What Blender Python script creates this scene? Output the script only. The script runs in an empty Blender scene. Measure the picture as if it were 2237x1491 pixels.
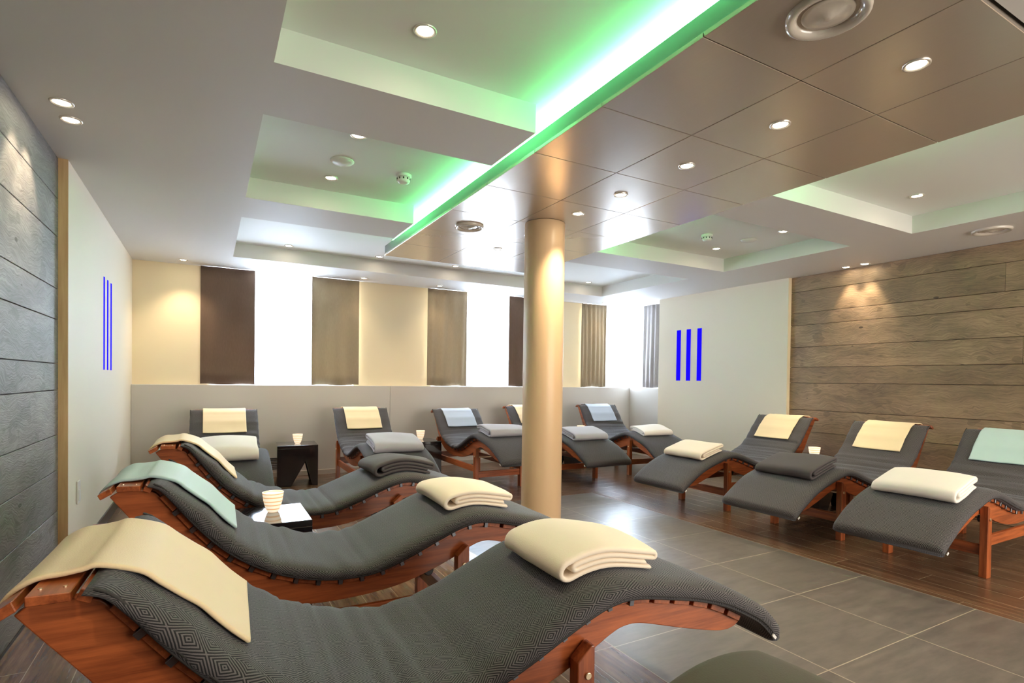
import bpy, bmesh, math, random
from mathutils import Vector, Matrix, noise
PI = math.pi
SC = bpy.context.scene
COL = SC.collection
random.seed(7)

# ------------------------------------------------------------------ camera
def make_camera():
    f, cy = 1194.81, 848.15
    yaw, pitch, roll = math.radians(29.0917), math.radians(-.85338), math.radians(.75917)
    fw = Vector((math.sin(yaw)*math.cos(pitch), math.cos(yaw)*math.cos(pitch), math.sin(pitch)))
    r = Vector((math.cos(yaw), -math.sin(yaw), 0)); u = r.cross(fw)
    r2 = r*math.cos(roll)+u*math.sin(roll); u2 = -r*math.sin(roll)+u*math.cos(roll)
    cam = bpy.data.cameras.new('camera'); o = bpy.data.objects.new('camera', cam); COL.objects.link(o)
    m = Matrix((r2, u2, -fw)).transposed().to_4x4(); m.translation = Vector((0, 0, 1.25))
    o.matrix_world = m
    cam.sensor_width = 36; cam.lens = f/2237*36; cam.shift_y = (cy-745.5)/2237; cam.clip_start = .02
    SC.camera = o
make_camera()
SC.view_settings.view_transform = 'Standard'
SC.view_settings.look = 'None'
SC.view_settings.gamma = 1
SC.view_settings.exposure = 1.0
SC.cycles.use_denoising = True
SC.cycles.max_bounces = 8
SC.cycles.diffuse_bounces = 5
SC.cycles.sample_clamp_indirect = 6
SC.cycles.caustics_reflective = False
SC.cycles.caustics_refractive = False
W = bpy.data.worlds.new('world'); SC.world = W; W.use_nodes = True
W.node_tree.nodes['Background'].inputs[0].default_value = (.62, .78, 1, 1)
W.node_tree.nodes['Background'].inputs[1].default_value = 3.0

def area(name, loc, rot, sx, sy, power, col):
    l = bpy.data.lights.new(name, 'AREA'); l.shape = 'RECTANGLE'; l.size = sx; l.size_y = sy
    l.energy = power; l.color = col
    o = bpy.data.objects.new(name, l); COL.objects.link(o); o.location = loc; o.rotation_euler = rot
    return o
DAY = (.62, .77, 1)
# daylight standing outside the back windows and the corner window
area('daylight_or_fill', (.85, 8.05, 2.15), (math.radians(-90), 0, 0), 1.9, 2.2, 430, DAY)
area('daylight_or_fill', (3.65, 8.05, 2.15), (math.radians(-90), 0, 0), 1.9, 2.2, 430, DAY)
area('daylight_or_fill', (6.15, 8.05, 2.15), (math.radians(-90), 0, 0), 1.3, 2.2, 330, DAY)
area('daylight_or_fill', (7.25, 7.05, 2.15), (math.radians(-90), 0, math.radians(-90)), 1.0, 2.2, 230, DAY)

# added fill light out of view, well behind the camera
area('daylight_or_fill', (4.0, -2.85, 1.45), (math.radians(90), 0, 0), 4.2, 2.2, 130, (1, .93, .84))

# ------------------------------------------------------------------ materials
class NT:
    def __init__(s, name):
        s.m = bpy.data.materials.new(name); s.m.use_nodes = True
        s.t = s.m.node_tree; s.N = s.t.nodes; s.L = s.t.links
        s.b = s.N['Principled BSDF']; s.out = s.N['Material Output']
    def n(s, typ, ins=None, **kw):
        x = s.N.new(typ)
        for k, v in kw.items(): setattr(x, k, v)
        for k, v in (ins or {}).items():
            if hasattr(v, 'is_linked') or isinstance(v, bpy.types.NodeSocket): s.L.new(v, x.inputs[k])
            else: x.inputs[k].default_value = v
        return x
    def math(s, op, a, b=None, c=None):
        x = s.N.new('ShaderNodeMath'); x.operation = op
        for i, v in enumerate((a, b, c)):
            if v is None: continue
            if isinstance(v, bpy.types.NodeSocket): s.L.new(v, x.inputs[i])
            else: x.inputs[i].default_value = v
        return x.outputs[0]
    def mix(s, f, a, b):
        x = s.N.new('ShaderNodeMix'); x.data_type = 'RGBA'
        for k, v in ((0, f), (6, a), (7, b)):
            if isinstance(v, bpy.types.NodeSocket): s.L.new(v, x.inputs[k])
            else: x.inputs[k].default_value = (*v, 1) if isinstance(v, tuple) and len(v) == 3 else v
        return x.outputs[2]
    def ramp(s, f, stops):
        x = s.N.new('ShaderNodeValToRGB'); e = x.color_ramp.elements
        while len(e) < len(stops): e.new(.5)
        for i, (p, c) in enumerate(stops): e[i].position = p; e[i].color = (*c, 1)
        s.L.new(f, x.inputs[0]); return x.outputs[0]
    def set(s, **kw):
        for k, v in kw.items():
            k = {'color': 'Base Color', 'rough': 'Roughness', 'metal': 'Metallic', 'normal': 'Normal', 'spec': 'Specular IOR Level',
                 'emis': 'Emission Color', 'estr': 'Emission Strength', 'sheen': 'Sheen Weight', 'coat': 'Coat Weight'}.get(k, k)
            if isinstance(v, bpy.types.NodeSocket): s.L.new(v, s.b.inputs[k])
            else: s.b.inputs[k].default_value = (*v, 1) if isinstance(v, tuple) and len(v) == 3 else v
        return s.m
    def obj(s): return s.N.new('ShaderNodeTexCoord').outputs['Object']
    def gen_noise(s, vec, scale, detail=3, rough=.5):
        return s.n('ShaderNodeTexNoise', {'Vector': vec, 'Scale': scale, 'Detail': detail, 'Roughness': rough}).outputs['Fac']
    def mapping(s, vec, scale=(1, 1, 1), loc=(0, 0, 0)):
        return s.n('ShaderNodeMapping', {'Vector': vec, 'Scale': scale, 'Location': loc}).outputs[0]
    def bump(s, h, strength=.3, dist=.002):
        return s.n('ShaderNodeBump', {'Height': h, 'Strength': strength, 'Distance': dist}).outputs[0]

def plain(name, col, rough=.5, metal=0, var=.04, scale=6, **kw):
    t = NT(name); v = t.gen_noise(t.obj(), scale, 4)
    c = t.mix(v, tuple(max(0, x*(1-var)) for x in col), tuple(min(1, x*(1+var)) for x in col))
    t.set(color=c, rough=rough, metal=metal, **kw); return t.m

def wood(name, axis, dark, light, rough=.32, coat=.25):
    t = NT(name); sc = [26, 26, 26]; sc[axis] = 1.6
    inf = t.n('ShaderNodeObjectInfo').outputs['Random']
    off = t.math('MULTIPLY', inf, 13.0)
    vec = t.n('ShaderNodeVectorMath', {0: t.obj(), 1: off}, operation='ADD').outputs[0]
    mp = t.mapping(vec, tuple(sc))
    a = t.gen_noise(mp, 1.6, 6, .62)
    sc2 = [120, 120, 120]; sc2[axis] = 7
    b = t.gen_noise(t.mapping(vec, tuple(sc2)), 1.0, 3, .7)
    c = t.gen_noise(t.mapping(vec, tuple(x*.12 for x in sc)), 1.4, 2)
    f = t.math('ADD', t.math('MULTIPLY', a, .65), t.math('ADD', t.math('MULTIPLY', b, .2), t.math('MULTIPLY', c, .25)))
    mid = tuple((x+y)/2 for x, y in zip(dark, light))
    col = t.ramp(f, [(.36, dark), (.52, mid), (.70, light)])
    t.set(color=col, rough=rough, coat=coat, normal=t.bump(b, .12, .001))
    t.b.inputs['Coat Roughness'].default_value = .25
    return t.m
M = {}
WD, WL = (.105, .018, .006), (.52, .138, .040)
for i, a in enumerate('xyz'): M['wood_'+a] = wood('mahogany_'+a, i, WD, WL)
M['white_ceiling'] = plain('ceiling_paint', (.68, .665, .645), .6, var=.015, scale=1)
M['recess_ceiling_lit'] = plain('ceiling_paint_lit', (.84, .86, .84), .6, var=.01, scale=1)  # extra window light put into the colour, paler than the main ceiling
M['recess_paint'] = plain('recess_paint', (.80, .78, .73), .6, var=.01, scale=1)
M['wall_white'] = plain('wall_paint_white', (.78, .715, .585), .55, var=.02, scale=1.5)
M['wall_cream'] = plain('wall_paint_cream', (.80, .68, .46), .55, var=.02, scale=1.5)
M['wall_grey'] = plain('wall_paint_grey', (.56, .53, .49), .5, var=.02, scale=1.5)
M['column'] = plain('column_paint', (.72, .50, .295), .38, var=.02, scale=2)
M['white_plastic'] = plain('white_plastic', (.78, .77, .75), .35)
M['gloss_white'] = plain('gloss_enamel', (.62, .57, .50), .18, coat=.5)
M['ring_metal'] = plain('ring_metal', (.78, .74, .68), .25, .6)
M['dark'] = plain('dark_gap', (.02, .02, .02), .6)
M['brass'] = plain('bolt_metal', (.75, .62, .42), .28, .9)
M['oak_trim'] = wood('oak_trim', 2, (.42, .27, .12), (.60, .42, .22), .5, 0)
M['table'] = plain('table_black', (.012, .010, .013), .13, coat=.6)
M['spacer'] = plain('spacer_metal', (.16, .165, .18), .28, .9)
M['black_rubber'] = plain('black_roller', (.015, .015, .016), .4)

def lens_mat(name, col, s):
    t = NT(name); return t.set(color=col, emis=col, estr=s, rough=1, spec=0)
M['lens'] = lens_mat('lamp_lens', (1, .86, .62), 28)
M['lens_weak'] = lens_mat('lamp_lens_faint', (1, .95, .85), 1.6)
M['led'] = lens_mat('led_green', (.16, 1, .33), 50)
M['led_soft'] = lens_mat('led_green_soft', (.16, 1, .33), 30)
M['blue'] = lens_mat('blue_light', (.004, .0012, .42), 1.0)

def raft_mat():
    t = NT('raft_metal'); o = t.obj()
    n = t.gen_noise(t.mapping(o, (60, 1.5, 1)), 3, 3)
    t.set(color=t.mix(n, (.60, .52, .44), (.64, .56, .475)), rough=.26, metal=.62)
    t.b.inputs['Anisotropic'].default_value = .0
    return t.m
M['raft'] = raft_mat()

M['raft_side'] = plain('raft_side', (.20, .20, .19), .5)
def tile_mat():
    t = NT('slate_tiles'); o = t.obj()
    sp = t.n('ShaderNodeSeparateXYZ', {0: o}); x, y = sp.outputs[0], sp.outputs[1]
    tx = t.math('DIVIDE', t.math('SUBTRACT', x, 1.68), .70)
    ty = t.math('DIVIDE', t.math('SUBTRACT', y, 1.395), .60)
    fx = t.math('FRACT', t.math('ADD', tx, 20)); fy = t.math('FRACT', t.math('ADD', ty, 20))
    dx = t.math('MULTIPLY', t.math('MINIMUM', fx, t.math('SUBTRACT', 1, fx)), .70)
    dy = t.math('MULTIPLY', t.math('MINIMUM', fy, t.math('SUBTRACT', 1, fy)), .60)
    gt = t.math('LESS_THAN', t.math('MINIMUM', dx, dy), .0024)
    cid = t.n('ShaderNodeCombineXYZ', {0: t.math('FLOOR', tx), 1: t.math('FLOOR', ty), 2: 0.}).outputs[0]
    wn = t.n('ShaderNodeTexWhiteNoise', {0: cid}, noise_dimensions='3D').outputs['Value']
    off = t.n('ShaderNodeVectorMath', {0: o, 1: t.math('MULTIPLY', wn, 9)}, operation='ADD').outputs[0]
    s1 = t.gen_noise(t.mapping(off, (2, 9, 1)), 2.0, 8, .65)
    tile = t.ramp(s1, [(.3, (.072, .064, .060)), (.7, (.142, .124, .110))])
    tile = t.mix(t.math('MULTIPLY', wn, .35), tile, (.10, .09, .08))
    tile = t.mix(gt, tile, (.36, .31, .24))
    r = t.math('ADD', t.math('MULTIPLY', t.gen_noise(o, 14, 5), .12), .30)
    t.set(color=tile, rough=r, spec=1.0, normal=t.bump(s1, .10, .0015))
    return t.m
def plank_mat(name, along_y):
    t = NT(name); sp = t.n('ShaderNodeSeparateXYZ', {0: t.obj()})
    pu, pv = (sp.outputs[0], sp.outputs[1]) if along_y else (sp.outputs[1], sp.outputs[0])
    px = t.math('DIVIDE', t.math('ADD', pu, .12), .18)
    row = t.math('FLOOR', px); fr = t.math('FRACT', t.math('ADD', px, 40))
    py = t.math('ADD', t.math('DIVIDE', pv, 1.2), t.math('MULTIPLY', row, .37))
    fpy = t.math('FRACT', t.math('ADD', py, 40))
    d1 = t.math('MULTIPLY', t.math('MINIMUM', fr, t.math('SUBTRACT', 1, fr)), .18)
    d2 = t.math('MULTIPLY', t.math('MINIMUM', fpy, t.math('SUBTRACT', 1, fpy)), 1.2)
    gp = t.math('LESS_THAN', t.math('MINIMUM', d1, d2), .0016)
    pid = t.n('ShaderNodeCombineXYZ', {0: row, 1: t.math('FLOOR', py), 2: 3.}).outputs[0]
    wp = t.n('ShaderNodeTexWhiteNoise', {0: pid}, noise_dimensions='3D').outputs['Value']
    gvec = t.n('ShaderNodeCombineXYZ', {0: t.math('MULTIPLY', pu, 22), 1: t.math('MULTIPLY', pv, 1.6), 2: t.math('MULTIPLY', wp, 30)}).outputs[0]
    g = t.gen_noise(gvec, 1.3, 8, .68)
    plank = t.ramp(g, [(.30, (.040, .022, .013)), (.52, (.125, .072, .042)), (.72, (.23, .14, .082))])
    plank = t.mix(t.math('MULTIPLY', wp, .45), plank, (.10, .055, .03))
    plank = t.mix(gp, plank, (.34, .26, .18))
    t.set(color=plank, rough=.27, spec=.75, normal=t.bump(g, .10, .0015))
    return t.m
M['tiles'] = tile_mat(); M['planks'] = plank_mat('wood_look_planks', True); M['planks_back'] = plank_mat('wood_look_planks_back', False)

def cladding_mat(tone):
    t = NT('weathered_oak'); o = t.obj()
    pid = t.n('ShaderNodeAttribute', attribute_name='pid').outputs['Fac']
    sp = t.n('ShaderNodeSeparateXYZ', {0: o})
    v = t.n('ShaderNodeCombineXYZ', {0: t.math('MULTIPLY', sp.outputs[1], 1.0), 1: sp.outputs[2], 2: t.math('MULTIPLY', pid, 7.3)}).outputs[0]
    warp = t.n('ShaderNodeTexNoise', {'Vector': v, 'Scale': 3.2, 'Detail': 3}).outputs['Color']
    vw = t.n('ShaderNodeVectorMath', {0: v, 1: t.n('ShaderNodeVectorMath', {0: warp, 'Scale': .22}, operation='SCALE').outputs[0]}, operation='ADD').outputs[0]
    grain = t.n('ShaderNodeTexNoise', {'Vector': t.mapping(vw, (2.4, 60, 1)), 'Scale': 1.5, 'Detail': 7, 'Roughness': .72}).outputs['Fac']
    rings = t.n('ShaderNodeTexWave', {'Vector': t.mapping(vw, (1.1, 11, 1)), 'Scale': 2.3, 'Distortion': 14, 'Detail': 5, 'Detail Scale': 1.9}, bands_direction='Y').outputs['Fac']
    patch = t.gen_noise(t.mapping(v, (1.4, 2.6, 1)), 1.5, 5, .6)
    blot = t.gen_noise(t.mapping(v, (3, 5, 1)), 1.4, 2, .5)
    f = t.math('ADD', t.math('MULTIPLY', grain, .60), t.math('ADD', t.math('MULTIPLY', rings, .08), t.math('MULTIPLY', patch, .50)))
    c = t.ramp(f, [(.36, tuple(x*.30 for x in tone)), (.55, tuple(x*.85 for x in tone)), (.75, tuple(min(1, x*1.5) for x in tone))])
    c = t.mix(t.math('MULTIPLY', t.math('GREATER_THAN', blot, .66), .45), c, tuple(x*.4 for x in tone))
    kn = t.n('ShaderNodeTexVoronoi', {'Vector': t.mapping(v, (1.3, 3.1, 1)), 'Scale': 1.3}).outputs['Distance']
    knot = t.math('LESS_THAN', kn, .045)
    c = t.mix(t.math('MULTIPLY', knot, .85), c, (.02, .014, .01))
    pv = t.n('ShaderNodeTexWhiteNoise', {1: pid}, noise_dimensions='1D').outputs['Value']
    c = t.mix(t.math('MULTIPLY', pv, .35), c, tuple(x*.55 for x in tone))
    t.set(color=c, rough=.55, normal=t.bump(t.math('ADD', grain, t.math('MULTIPLY', rings, .3)), .4, .003))
    return t.m
M['clad_left'] = cladding_mat((.205, .195, .195))
M['clad_right'] = cladding_mat((.29, .195, .118))

def weave_mat():
    t = NT('diamond_weave'); uv = t.N.new('ShaderNodeTexCoord').outputs['UV']
    wob = t.n('ShaderNodeTexNoise', {'Vector': uv, 'Scale': 7., 'Detail': 2}).outputs['Color']
    uv2 = t.n('ShaderNodeVectorMath', {0: uv, 1: t.n('ShaderNodeVectorMath', {0: wob, 'Scale': .006}, operation='SCALE').outputs[0]}, operation='ADD').outputs[0]
    sp = t.n('ShaderNodeSeparateXYZ', {0: uv2})
    def tri(v, p):
        f = t.math('FRACT', t.math('ADD', t.math('DIVIDE', v, p), 50))
        return t.math('MULTIPLY', t.math('ABSOLUTE', t.math('SUBTRACT', f, .5)), 2)
    s = t.math('ADD', tri(sp.outputs[0], .104), tri(sp.outputs[1], .078))
    st = t.math('MULTIPLY', t.math('COSINE', t.math('MULTIPLY', s, 2*PI*4.5)), -1)
    dot = t.math('LESS_THAN', s, .07)
    dot = t.math('MAXIMUM', dot, t.math('GREATER_THAN', s, 1.93))
    m = t.n('ShaderNodeMapRange', {0: st, 1: -.35, 2: .35, 3: 0., 4: 1.}).outputs[0]
    m = t.math('MULTIPLY', m, t.math('SUBTRACT', 1, dot))
    fine = t.gen_noise(uv, 420, 2)
    light = t.mix(fine, (.068, .062, .064), (.156, .143, .144))
    c = t.mix(m, (.006, .006, .008), light)
    t.set(color=c, rough=.85, sheen=.14, normal=t.bump(t.math('ADD', fine, m), .25, .0012))
    t.b.inputs['Sheen Roughness'].default_value = .45
    t.b.inputs['Sheen Tint'].default_value = (.75, .85, 1, 1)
    return t.m
M['weave'] = weave_mat()
M['piping'] = plain('seam_piping', (.03, .028, .027), .8, var=.6, scale=300)

def fleece(name, col, rough=.9, sheen=.2):
    t = NT(name); o = t.obj(); n = t.gen_noise(o, 260, 3); n2 = t.gen_noise(o, 9, 3)
    c = t.mix(n2, tuple(x*.93 for x in col), col)
    c = t.mix(t.math('MULTIPLY', n, .22), c, tuple(x*.78 for x in col))
    t.set(color=c, rough=rough, sheen=sheen if col[0] > .3 else .04, normal=t.bump(n, .35, .0015)); return t.m
M['fleece_cream'] = fleece('fleece_cream', (.93, .81, .65))
M['fleece_white'] = fleece('fleece_white', (.93, .88, .80))
M['fleece_grey'] = fleece('fleece_light_grey', (.48, .47, .52))
M['fleece_dark'] = fleece('fleece_dark_grey', (.075, .064, .066))
M['fleece_olive'] = fleece('fleece_brown_grey', (.10, .085, .06))
M['pad_cream'] = fleece('pad_cream', (.86, .69, .43), .6)
M['pad_teal'] = fleece('pad_teal', (.44, .62, .62), .6)
M['pad_blue'] = fleece('pad_blue', (.42, .50, .62), .6)

def curtain_mat(name, col, trans=.18):
    t = NT(name); o = t.obj()
    n = t.gen_noise(t.mapping(o, (140, 140, 20)), 1, 3)
    c = t.mix(n, tuple(x*.85 for x in col), tuple(min(1, x*1.1) for x in col))
    d = t.n('ShaderNodeBsdfDiffuse', {0: c}).outputs[0]; tr = t.n('ShaderNodeBsdfTranslucent', {0: c}).outputs[0]
    mx = t.n('ShaderNodeMixShader', {0: trans, 1: d, 2: tr}).outputs[0]
    t.L.new(mx, t.out.inputs[0]); return t.m
M['curtain_brown'] = curtain_mat('curtain_brown', (.155, .105, .078), .10)
M['curtain_taupe'] = curtain_mat('curtain_taupe', (.36, .29, .20), .15)
M['curtain_grey'] = curtain_mat('curtain_grey', (.33, .30, .29), .15)
def sheer_mat():
    t = NT('sheer_white')
    d = t.n('ShaderNodeBsdfDiffuse', {0: (.9, .88, .84, 1)}).outputs[0]; tr = t.n('ShaderNodeBsdfTranslucent', {0: (.95, .94, .92, 1)}).outputs[0]
    tp = t.n('ShaderNodeBsdfTransparent').outputs[0]
    m1 = t.n('ShaderNodeMixShader', {0: .72, 1: d, 2: tr}).outputs[0]
    mx = t.n('ShaderNodeMixShader', {0: .28, 1: m1, 2: tp}).outputs[0]
    t.L.new(mx, t.out.inputs[0]); return t.m
M['sheer'] = sheer_mat()
def glass_mat():
    t = NT('window_glass'); t.set(color=(1, 1, 1), rough=0.02)
    t.b.inputs['Alpha'].default_value = .12; t.b.inputs['Transmission Weight'].default_value = 0
    return t.m
M['glass'] = glass_mat()
def cup_mat():
    t = NT('alabaster_glass'); o = t.obj()
    w = t.n('ShaderNodeTexWave', {'Vector': t.mapping(o, (6, 9, 20)), 'Scale': .75, 'Distortion': 1.8, 'Detail': 2}, bands_direction='Z').outputs['Fac']
    c = t.ramp(w, [(.02, (.72, .40, .18)), (.2, (.90, .68, .44)), (.5, (.93, .80, .60))])
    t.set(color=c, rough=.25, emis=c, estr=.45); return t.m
M['cup'] = cup_mat()
M['flame'] = lens_mat('candle_flame', (1, .62, .25), 14)
M['wax'] = plain('candle_wax', (.9, .85, .7), .5)

# ------------------------------------------------------------------ mesh helpers
class MB:
    def __init__(s): s.v = []; s.f = []; s.uv = {}; s.pid = []; s.cur = 0
    def add(s, vs, fs, uvs=None):
        b = len(s.v); s.v += [tuple(v) for v in vs]
        for i, f in enumerate(fs):
            s.f.append(tuple(b+k for k in f)); s.pid.append(s.cur)
            if uvs: s.uv[len(s.f)-1] = uvs[i]
        return s
    def box(s, x0, x1, y0, y1, z0, z1):
        return s.add([(x0, y0, z0), (x1, y0, z0), (x1, y1, z0), (x0, y1, z0), (x0, y0, z1), (x1, y0, z1), (x1, y1, z1), (x0, y1, z1)],
                     [(0, 3, 2, 1), (4, 5, 6, 7), (0, 1, 5, 4), (1, 2, 6, 5), (2, 3, 7, 6), (3, 0, 4, 7)])
    def prism_y(s, poly, y0, y1):
        n = len(poly); vs = [(p[0], y0, p[1]) for p in poly]+[(p[0], y1, p[1]) for p in poly]
        fs = [tuple(range(n)), tuple(range(2*n-1, n-1, -1))]+[(i, i+n, (i+1) % n+n, (i+1) % n) for i in range(n)]
        return s.add(vs, fs)
    def lathe(s, prof, c=(0, 0, 0), n=32, close=True):
        vs = []; fs = []; m = len(prof)
        for k in range(n):
            a = 2*PI*k/n
            for r, z in prof: vs.append((c[0]+r*math.cos(a), c[1]+r*math.sin(a), c[2]+z))
        for k in range(n):
            for i in range(m-1):
                a, b = k*m+i, ((k+1) % n)*m+i
                fs.append((a, b, b+1, a+1))
        return s.add(vs, fs)
    def cyl(s, p0, p1, r, n=20):
        p0 = Vector(p0); p1 = Vector(p1); d = (p1-p0).normalized()
        e = d.orthogonal().normalized(); g = d.cross(e)
        vs = []
        for p in (p0, p1):
            for k in range(n):
                a = 2*PI*k/n; vs.append(p+e*math.cos(a)*r+g*math.sin(a)*r)
        fs = [(k, (k+1) % n, (k+1) % n+n, k+n) for k in range(n)]+[tuple(range(n-1, -1, -1)), tuple(range(n, 2*n))]
        return s.add(vs, fs)
    def build(s, name, mat, parent=None, smooth=False, bevel=0, loc=None, subsurf=0, segs=2):
        me = bpy.data.meshes.new(name); me.from_pydata(s.v, [], s.f); me.update()
        if s.uv:
            ul = me.uv_layers.new(name='UVMap')
            for p in me.polygons:
                q = s.uv.get(p.index)
                if q:
                    for li, uvc in zip(p.loop_indices, q): ul.data[li].uv = uvc
        if any(s.pid):
            at = me.attributes.new('pid', 'FLOAT', 'FACE')
            for i, p in enumerate(s.pid): at.data[i].value = p
        bm = bmesh.new(); bm.from_mesh(me); bmesh.ops.recalc_face_normals(bm, faces=bm.faces); bm.to_mesh(me); bm.free()
        me.materials.append(mat)
        o = bpy.data.objects.new(name, me); COL.objects.link(o)
        if smooth:
            for p in me.polygons: p.use_smooth = True
        if bevel:
            b = o.modifiers.new('bevel', 'BEVEL'); b.width = bevel; b.segments = segs; b.limit_method = 'ANGLE'; b.angle_limit = math.radians(40)
        if subsurf:
            q = o.modifiers.new('subdivision', 'SUBSURF'); q.levels = subsurf; q.render_levels = subsurf
        if parent: o.parent = parent
        if loc: o.location = loc
        return o
def empty(name, loc, rz=0):
    o = bpy.data.objects.new(name, None); COL.objects.link(o); o.location = loc; o.rotation_euler = (0, 0, rz); o.empty_display_size = .1
    return o
def tag(o, label, cat, group=None, kind=None):
    o['label'] = label; o['category'] = cat
    if group: o['group'] = group
    if kind: o['kind'] = kind
    return o
def struct(o): o['kind'] = 'structure'; return o
def catmull(pts, per=8):
    out = []; n = len(pts)
    for i in range(n-1):
        p0 = pts[max(i-1, 0)]; p1 = pts[i]; p2 = pts[i+1]; p3 = pts[min(i+2, n-1)]
        for k in range(per):
            t = k/per
            out.append(tuple(.5*((2*p1[j])+(-p0[j]+p2[j])*t+(2*p0[j]-5*p1[j]+4*p2[j]-p3[j])*t*t+(-p0[j]+3*p1[j]-3*p2[j]+p3[j])*t**3) for j in range(2)))
    out.append(tuple(pts[-1])); return out
class Path:                                      # arc-length parameterised 2D curve
    def __init__(s, pts):
        s.p = pts; s.l = [0]
        for a, b in zip(pts, pts[1:]): s.l.append(s.l[-1]+math.hypot(b[0]-a[0], b[1]-a[1]))
        s.len = s.l[-1]
    def at(s, d):
        dd = min(max(d, 0), s.len)
        import bisect
        i = min(max(bisect.bisect_right(s.l, dd)-1, 0), len(s.p)-2)
        h = s.l[i+1]-s.l[i]; t = (dd-s.l[i])/h if h else 0
        a, b = s.p[i], s.p[i+1]
        x, z = a[0]+(b[0]-a[0])*t, a[1]+(b[1]-a[1])*t
        i0, i1 = max(i-2, 0), min(i+3, len(s.p)-1)
        tx, tz = s.p[i1][0]-s.p[i0][0], s.p[i1][1]-s.p[i0][1]; n = math.hypot(tx, tz) or 1
        tx /= n; tz /= n
        x += tx*(d-dd); z += tz*(d-dd)
        return x, z, tx, tz
    def s_of_u(s, u):
        for i, p in enumerate(s.p):
            if p[0] >= u: return s.l[i]
        return s.len

# ------------------------------------------------------------------ room shell
XL, XR, YB, ZC, ZR = -.797, 6.31, 7.40, 2.5586, 2.71
struct(MB().box(1.68, 3.782, -3, 4.92, -.12, 0).build('floor', M['tiles']))
struct(MB().box(-1.2, 1.68, -3, 4.92, -.12, 0).build('floor_left', M['planks']))
struct(MB().box(3.782, 7.6, -3, 4.92, -.12, 0).build('floor_right', M['planks']))
struct(MB().box(-1.2, 7.6, 4.92, 7.9, -.12, 0).build('floor_rear', M['planks_back']))
c = MB()
xs = [(-1.2, .235, [(-3, 7.9)]), (.235, 1.51, [(-3, .75), (2.494, 3.01), (4.46, 5.02), (6.72, 7.9)]), (1.51, 3.405, [(-3, .85), (6.72, 7.9)]),
      (3.405, 5.30, [(-3, .75), (2.47, 2.985), (4.44, 4.98), (6.72, 7.9)]), (5.30, 7.6, [(-3, 7.9)])]
for x0, x1, ys in xs:
    for y0, y1 in ys: c.box(x0, x1, y0, y1, ZC, ZR+.01)
struct(c.build('ceiling', M['white_ceiling']))
struct(MB().box(-1.2, 7.6, -3, 7.9, ZR, ZR+.12).build('ceiling_recess', M['recess_ceiling_lit']))

def cladding(name, x0, x1, joints, mat, y1=4.26):
    m = MB(); js = [0]+joints+[ZC]
    m.cur = 1; rng = random.Random(name)
    for i, (a, b) in enumerate(zip(js, js[1:])):
        y = -3.0
        off = rng.choice([y1]) if i % 3 else y1-rng.uniform(2.0, 3.2)
        cuts = [-3.0, off-2.4, off] if off < y1 else [-3.0, y1-3.4]
        cuts = sorted(c for c in cuts if c >= -3)+[y1]
        for p, q in zip(cuts, cuts[1:]):
            m.cur += 1
            m.box(x0, x1, p+.0012, q-.0012, a+.0022, b-.0022)
    o = m.build(name, mat, bevel=.0015, segs=1)
    return struct(o)
cladding('wall_left', XL-.02, XL, [.42, .67, .885, 1.156, 1.315, 1.58, 1.765, 2.08, 2.31], M['clad_left'])
cladding('wall_right', XR, XR+.02, [.16, .42, .68, .94, 1.265, 1.455, 1.70, 1.965, 2.115, 2.375], M['clad_right'])
struct(MB().box(XL-.3, XL-.02, -3, 4.26, 0, ZC).build('wall_left_backing', M['dark']))
struct(MB().box(XR+.02, XR+.3, -3, 4.26, 0, ZC).build('wall_right_backing', M['dark']))
struct(MB().box(-1.1, -.75, 4.264, 7.9, 0, ZC).build('wall_left_rear', M['wall_white']))
struct(MB().box(-.80, -.7495, 4.256, 4.266, 0, ZC).build('trim_1', M['oak_trim']))
struct(MB().box(6.26, 7.3, 4.264, 6.47, 0, ZC).build('wall_right_rear', M['wall_white']))
struct(MB().box(6.2595, 6.33, 4.256, 4.266, 0, ZC).build('trim_2', M['wall_cream']))
struct(MB().box(-1.2, 7.6, -3.1, -3, 0, ZC).build('wall_front', M['wall_white']))
# back wall: half wall with ledge, then recessed upper wall with window openings
hw = MB(); cuts = [-.75, 2.197, 5.02, 6.48]
for a, b in zip(cuts, cuts[1:]): hw.box(a+.0015, b-.0015 if b < 6.4 else b, YB, 7.75, 0, 1.15)
hw.box(6.48, 6.60, 6.47, 7.75, 0, 1.15)
struct(hw.build('wall_back_lower', M['wall_grey'], bevel=.003))
UP = 7.50
up = MB()
for a, b in ((-.80, .02), (1.72, 2.83), (4.50, 5.52)): up.box(a, b, UP, 7.75, 1.15, ZC)
struct(up.build('wall_back', M['wall_cream']))
struct(MB().box(6.60, 7.3, 6.47, 6.52, 0, ZC).build('wall_corner', M['wall_cream']))
win_n = [0]
def window(x0, x1, y, along='x'):
    win_n[0] += 1
    z0, z1 = 1.15, ZC-.002
    r = empty('window_%d' % win_n[0], (0, 0, 0)); struct(r)
    f = MB(); g = MB()
    def bx(m, a, b, c0, c1, za, zb):
        if along == 'x': m.box(a, b, c0, c1, za, zb)
        else: m.box(c0, c1, a, b, za, zb)
    t = .05
    bx(f, x0, x0+t, y, y+.05, z0, z1); bx(f, x1-t, x1, y, y+.05, z0, z1)
    bx(f, x0+t, x1-t, y, y+.05, z0, z0+t); bx(f, x0+t, x1-t, y, y+.05, z1-t, z1)
    xm = (x0+x1)/2; bx(f, xm-.03, xm+.03, y, y+.05, z0+t, z1-t)
    f.build('window_frame', M['white_plastic'], r, bevel=.004)
    bx(g, x0+t, xm-.03, y+.022, y+.028, z0+t, z1-t); bx(g, xm+.03, x1-t, y+.022, y+.028, z0+t, z1-t)
    g.build('window_pane', M['glass'], r)
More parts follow.
